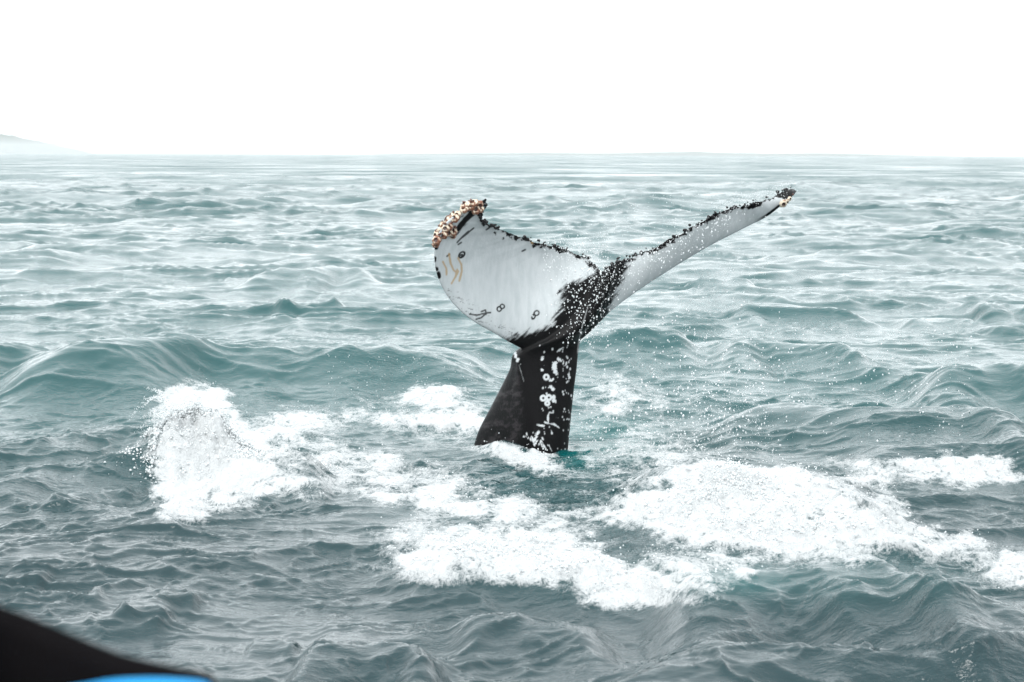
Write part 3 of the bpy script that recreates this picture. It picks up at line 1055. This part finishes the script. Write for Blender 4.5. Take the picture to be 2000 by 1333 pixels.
# ------------------------------------------------------------------ spray and froth (points carrying little drops)
def points_object(name, P, R, label, category=None, sub=1, zs=1.0):
    me_ = bpy.data.meshes.new(name)
    me_.vertices.add(len(P))
    me_.vertices.foreach_set('co', np.ascontiguousarray(P, dtype=np.float32).ravel())
    at_ = me_.attributes.new('size', 'FLOAT', 'POINT')
    at_.data.foreach_set('value', np.ascontiguousarray(R, dtype=np.float32))
    me_.materials.append(M_SPRAY)
    o_ = bpy.data.objects.new(name, me_)
    COL.objects.link(o_)
    ng = bpy.data.node_groups.new(name + '_nodes', 'GeometryNodeTree')
    ng.interface.new_socket('Geometry', in_out='INPUT', socket_type='NodeSocketGeometry')
    ng.interface.new_socket('Geometry', in_out='OUTPUT', socket_type='NodeSocketGeometry')
    gi = ng.nodes.new('NodeGroupInput')
    go = ng.nodes.new('NodeGroupOutput')
    ip = ng.nodes.new('GeometryNodeInstanceOnPoints')
    ic = ng.nodes.new('GeometryNodeMeshIcoSphere')
    ic.inputs['Subdivisions'].default_value = sub
    tr = ng.nodes.new('GeometryNodeTransform')
    tr.inputs['Scale'].default_value = (1, 1, zs)
    ng.links.new(ic.outputs['Mesh'], tr.inputs['Geometry'])
    na = ng.nodes.new('GeometryNodeInputNamedAttribute')
    na.data_type = 'FLOAT'
    na.inputs['Name'].default_value = 'size'
    rv = ng.nodes.new('FunctionNodeRandomValue')
    rv.data_type = 'FLOAT_VECTOR'
    rv.inputs[0].default_value = (0, 0, 0)
    rv.inputs[1].default_value = (6.28, 6.28, 6.28) if zs == 1.0 else (.5, .5, 6.28)
    sm = ng.nodes.new('GeometryNodeSetMaterial')
    sm.inputs['Material'].default_value = M_SPRAY
    ss_ = ng.nodes.new('GeometryNodeSetShadeSmooth')
    ng.links.new(tr.outputs['Geometry'], ss_.inputs['Geometry'])
    ng.links.new(ss_.outputs[0], sm.inputs['Geometry'])
    ng.links.new(gi.outputs[0], ip.inputs['Points'])
    ng.links.new(sm.outputs[0], ip.inputs['Instance'])
    ng.links.new(na.outputs['Attribute'], ip.inputs['Scale'])
    ng.links.new(rv.outputs[0], ip.inputs['Rotation'])
    ng.links.new(ip.outputs[0], go.inputs[0])
    md = o_.modifiers.new('drops', 'NODES')
    md.node_group = ng
    set_props(o_, label, category, kind='stuff')
    return o_


def clip_water(P, R):
    z_, _, _, _, _, _ = sea(P[:, 0].copy(), P[:, 1].copy())
    m = P[:, 2] > z_ - .01
    return P[m], R[m]


P, R = [], []


def drops(n, fu, fy, rmin, rmax, pw=2.5):
    for _ in range(n):
        u_, v_ = fu()
        P.append(ony(u_, v_, fy()))
        R.append(rmin + (rmax - rmin) * rng.random() ** pw)


def alongfluke():
    t = rng.random() ** 1.3
    u_ = 1165 + 260 * t
    return u_ + rng.normal() * 14, 545 - 118 * t + abs(rng.normal()) * 38 * (1 - .5 * t) - 12


drops(800, alongfluke, lambda: YW - .3 - .25 * rng.random(), .0016, .0075, 3.5)
drops(420, lambda: (1060 + rng.random() * 130, 465 + rng.random() * 60 + rng.normal() * 8), lambda: YW - .3 - .2 * rng.random(), .002, .006)
drops(380, lambda: (1140 + rng.normal() * 32, 520 + rng.random() * 150), lambda: YW - .45 - .1 * rng.random(), .0024, .009)


def curtain():
    t = rng.random()
    return 1130 + 330 * rng.random() ** 1.1 + 160 * (rng.random() ** 3), 560 + 370 * t ** .75


drops(1500, curtain, lambda: YW + rng.normal() * .8 - .2, .0018, .0100, 4)
drops(1300, lambda: (1130 + 380 * rng.random(), 840 + rng.normal() * 55), lambda: YW - .6 + rng.normal() * .6, .0018, .0095, 4)
drops(900, lambda: (1350 + 550 * rng.random() ** 1.4, 640 + 240 * rng.random()), lambda: YW + rng.normal() * 1.0, .0020, .0085)
drops(500, lambda: (1100 + 400 * rng.random(), 380 + 180 * rng.random()), lambda: YW + rng.normal() * .6, .0016, .0042)
drops(300, lambda: (lambda t: (1400 + 150 * t + rng.normal() * 8, 410 - 45 * t + rng.normal() * 9))(rng.random()), lambda: YW, .0018, .0045)
drops(160, lambda: (640 + 300 * rng.random(), 690 + 100 * rng.random()), lambda: YW + 1, .0018, .005)
P, R = np.array(P), np.array(R)
P, R = clip_water(P, R)
points_object('falling_spray', P, R, 'fine white water drops falling from the right fluke', 'water drops', zs=1.5)

# left splash: froth over the heaped water
P, R = [], []
YS = 18.0
nS = 22000
sx = SPX + rng.normal(size=nS) * .30 + np.where(rng.random(nS) < .25, rng.random(nS) * .7, 0)
sy = SPY - .05 + rng.normal(size=nS) * .27
sz, _ox, _oy, sF, _, _ = sea(sx, sy, np.full(nS, .02, np.float32))
cl_ = fbm(sx * 7 + 3, sy * 7, 4, 5, .65)
hh = np.abs(rng.normal(size=nS)) * .085 * smooth(cl_, .36, .66) * np.exp(-((sx - SPX) / .5) ** 2)
keep = ((sF > .3) | (rng.random(nS) < .3)) & ((np.abs(sx - SPX) > .36) | (sy > SPY + .12) | (rng.random(nS) < .02))
pts_ = np.stack([sx + _ox, sy + _oy, sz + hh], -1)[keep]
rr_ = np.where(hh > .07, .0028 + .006 * rng.random(nS) ** 2, .004 + .010 * rng.random(nS) ** 2)[keep]
P = [q for q in pts_]
R = [q for q in rr_]
for _ in range(26):              # strings of drops thrown outward
    a0 = math.radians(rng.uniform(95, 260))
    ln = rng.uniform(30, 95)
    su, sv = 372 + rng.normal() * 22, 860 + rng.normal() * 45
    for k in range(int(ln * 1.6)):
        t = rng.random()
        P.append(ony(su + math.cos(a0) * (40 + ln * t) + rng.normal() * 2.5, sv - math.sin(a0) * (35 + ln * t) * .8 + 22 * t * t + rng.normal() * 2.5, YS + .1 * rng.normal()))
        R.append(.002 + .008 * rng.random() ** 2 * (1.1 - t))
P, R = np.array(P), np.array(R)
P, R = clip_water(P, R)
points_object('splash', P, R, 'tall white splash bursting up left of the tail', 'splash')

# froth thrown up from the other foam masses
P, R = [], []
cand = np.nonzero((F > .72) & (Vt[:, 1] > 10) & (Vt[:, 1] < 30) & ~((U < 600) & (V < 1010)))[0]
cell = Vt[cand, 1] ** 2          # screen-dense grid: weight each vertex by the ground it stands for
w_ = (F[cand] - .7) * np.abs(Vt[cand, 1])
w_ /= w_.sum()
pick = rng.choice(cand, 5000, p=w_)
pp = Vt[pick] + rng.normal(size=(len(pick), 3)) * np.array([.03, .05, 0])
lump = fbm(pp[:, 0] * 3.5, pp[:, 1] * 2.5, 4, 7)
hgt = np.abs(rng.normal(size=len(pick))) * .045 * smooth(lump, .4, .7) * np.clip(F[pick], 0, 1.4)
pp[:, 2] += hgt
rad = np.where(hgt > .05, .0025 + .004 * rng.random(len(pick)), .004 + .009 * rng.random(len(pick)) ** 2)
P.append(pp)
R.append(rad)
# loose drops round the rims of foam
cand = np.nonzero((F > .42) & (F < .85) & (Vt[:, 1] > 10) & (Vt[:, 1] < 26))[0]
pick = rng.choice(cand, 2600)
pp = Vt[pick] + rng.normal(size=(len(pick), 3)) * np.array([.05, .08, 0])
pp[:, 2] += np.abs(rng.normal(size=len(pick))) * .05
P.append(pp)
R.append(.0025 + .006 * rng.random(len(pick)) ** 2)
points_object('froth', np.concatenate(P), np.concatenate(R), 'churned white froth on the foam patches round the tail', 'froth')

# ------------------------------------------------------------------ boat the photographer stands on (out of focus corner)
def simple_mat(name, c, rough=.5, spec=.5):
    m, nt, out = mat(name)
    b = nt.nodes.new('ShaderNodeBsdfPrincipled')
    g_ = nt.nodes.new('ShaderNodeNewGeometry')
    nn = noise_n(nt, g_.outputs['Position'], 9, 5, .6)
    cc_ = mix_col(nt, nn, tuple(q * .8 for q in c), tuple(min(1, q * 1.15) for q in c))
    nt.links.new(cc_, b.inputs['Base Color'])
    b.inputs['Roughness'].default_value = rough
    b.inputs['Specular IOR Level'].default_value = spec
    nt.links.new(b.outputs[0], out.inputs[0])
    return m


M_BLACK = simple_mat('black_rubber', (.004, .0036, .004), .9, .03)
M_BLUE = simple_mat('blue_tarpaulin', (.0, .22, .50), .6, .2)
boat = bpy.data.objects.new('boat', None)
COL.objects.link(boat)
set_props(boat, 'blurred black bulwark with bright blue trim at the lower left corner', 'boat')
boat.location = (-1.0, 1.2, 0)


def loft(name, rings, m, closed=True, parent=None):
    n_ = len(rings[0])
    V_ = np.array([p for r in rings for p in r], float) - np.array(boat.location)
    id_ = np.arange(len(rings) * n_).reshape(len(rings), n_)
    A_, B_ = id_[:-1], id_[1:]
    if closed:
        f_ = np.stack([A_, np.roll(A_, -1, 1), np.roll(B_, -1, 1), B_], -1).reshape(-1, 4)
    else:
        f_ = np.stack([A_[:, :-1], A_[:, 1:], B_[:, 1:], B_[:, :-1]], -1).reshape(-1, 4)
    return np_mesh(name, V_, f_, [m], parent=parent)


YB = 2.0
# top edge of the bulwark, falling towards the bow at the right
top = catmull([(*ony(-900, 960, YB - .5),), (*ony(-300, 1085, YB - .15),), (*ony(0, 1183, YB),), (*ony(110, 1226, YB),), (*ony(230, 1275, YB),), (*ony(330, 1300, YB),), (*ony(392, 1312, YB),), (*ony(414, 1319, YB),), (*ony(415, 1333, YB + .01),)], 60)
rings = []
for i, p in enumerate(top):
    rings.append([(p[0], p[1], p[2]), (p[0], p[1] + .03, p[2] - .02), (p[0], p[1] + .05, p[2] - .10), (p[0] - .05, p[1] + .03, .35), (p[0] - .12, p[1] - .08, -.25),
                  (p[0] - .14, p[1] - .12, -.25), (p[0] - .08, p[1] - .03, .35), (p[0] - .01, p[1] - .02, p[2] - .10), (p[0], p[1] - .02, p[2] - .02)])
loft('bulwark', rings, M_BLACK, parent=boat)
blu = catmull([(*ony(-100, 1385, YB - .07),), (*ony(150, 1341, YB - .07),), (*ony(215, 1330, YB - .07),), (*ony(290, 1327, YB - .07),), (*ony(360, 1330, YB - .07),), (*ony(398, 1336, YB - .07),), (*ony(410, 1350, YB - .07),), (*ony(408, 1380, YB - .07),)], 50)
rings = []
for p in blu:
    rings.append([(p[0], p[1] + .02, p[2] - .004), (p[0], p[1], p[2]), (p[0], p[1] - .02, p[2] - .006), (p[0], p[1] - .03, p[2] - .12), (p[0], p[1] + .02, p[2] - .12)])
loft('blue_trim', rings, M_BLUE, parent=boat)

# ------------------------------------------------------------------ far land
M_LAND = simple_mat('far_land', (.06, .075, .06), .9, .2)


def land(name, pts, ydist, depth, label):
    """ridge outline at its distance, sloping to the water in front and behind"""
    Pt = [ony(u_, v_, ydist) for u_, v_ in pts]
    Pt = catmull(Pt, 120)
    rows = []
    for k_, f_ in enumerate(np.linspace(-1, 1, 25)):
        hf = math.cos(f_ * math.pi / 2) ** .8
        row = []
        for i_, p in enumerate(Pt):
            nz = (fbm(np.array([i_ * .2]), np.array([k_ * .4 + 3]), 3, 2)[0] - .5) * .35 * max(p[2], 0)
            row.append((p[0], ydist + f_ * depth, max(p[2], -.5) * hf + nz * (1 if abs(f_) > .05 else .1) - .6))
        rows.append(row)
    V_ = np.array(rows).reshape(-1, 3)
    id_ = np.arange(len(V_)).reshape(25, 120)
    f_ = np.stack([id_[:-1, :-1], id_[:-1, 1:], id_[1:, 1:], id_[1:, :-1]], -1).reshape(-1, 4)
    o_ = np_mesh(name, V_, f_, [M_LAND])
    set_props(o_, label, kind='structure')


land('headland', [(-900, 240), (-500, 225), (-250, 238), (-60, 258), (0, 263), (50, 273), (90, 279), (112, 286), (136, 291), (150, 294), (164, 303)], 11000, 400, 'pale headland fading in haze at the left horizon')
land('far_shore', [(620, 305), (760, 301), (900, 299.5), (1050, 299), (1200, 299.5), (1330, 297), (1400, 298), (1480, 300), (1600, 300), (1750, 303), (1900, 307)], 7000, 400, 'very low pale shore along the right half of the horizon')

# ------------------------------------------------------------------ haze
M_HAZE, nt, out = mat('haze')
pv = nt.nodes.new('ShaderNodeVolumePrincipled')
pv.inputs['Color'].default_value = (.995, .998, 1.0, 1)
pv.inputs['Density'].default_value = .00013
pv.inputs['Anisotropy'].default_value = .75
nt.links.new(pv.outputs[0], out.inputs['Volume'])
bm = bmesh.new()
bmesh.ops.create_cube(bm, size=1)
me = bpy.data.meshes.new('haze')
bm.to_mesh(me)
bm.free()
me.materials.append(M_HAZE)
hz = bpy.data.objects.new('haze', me)
COL.objects.link(hz)
zt = 48.0
hz.scale = (34000, 12600, zt + 2.5)
hz.location = (0, 6150, (zt - 2.5) / 2)
set_props(hz, 'thin pale sea haze over the whole scene', kind='stuff')
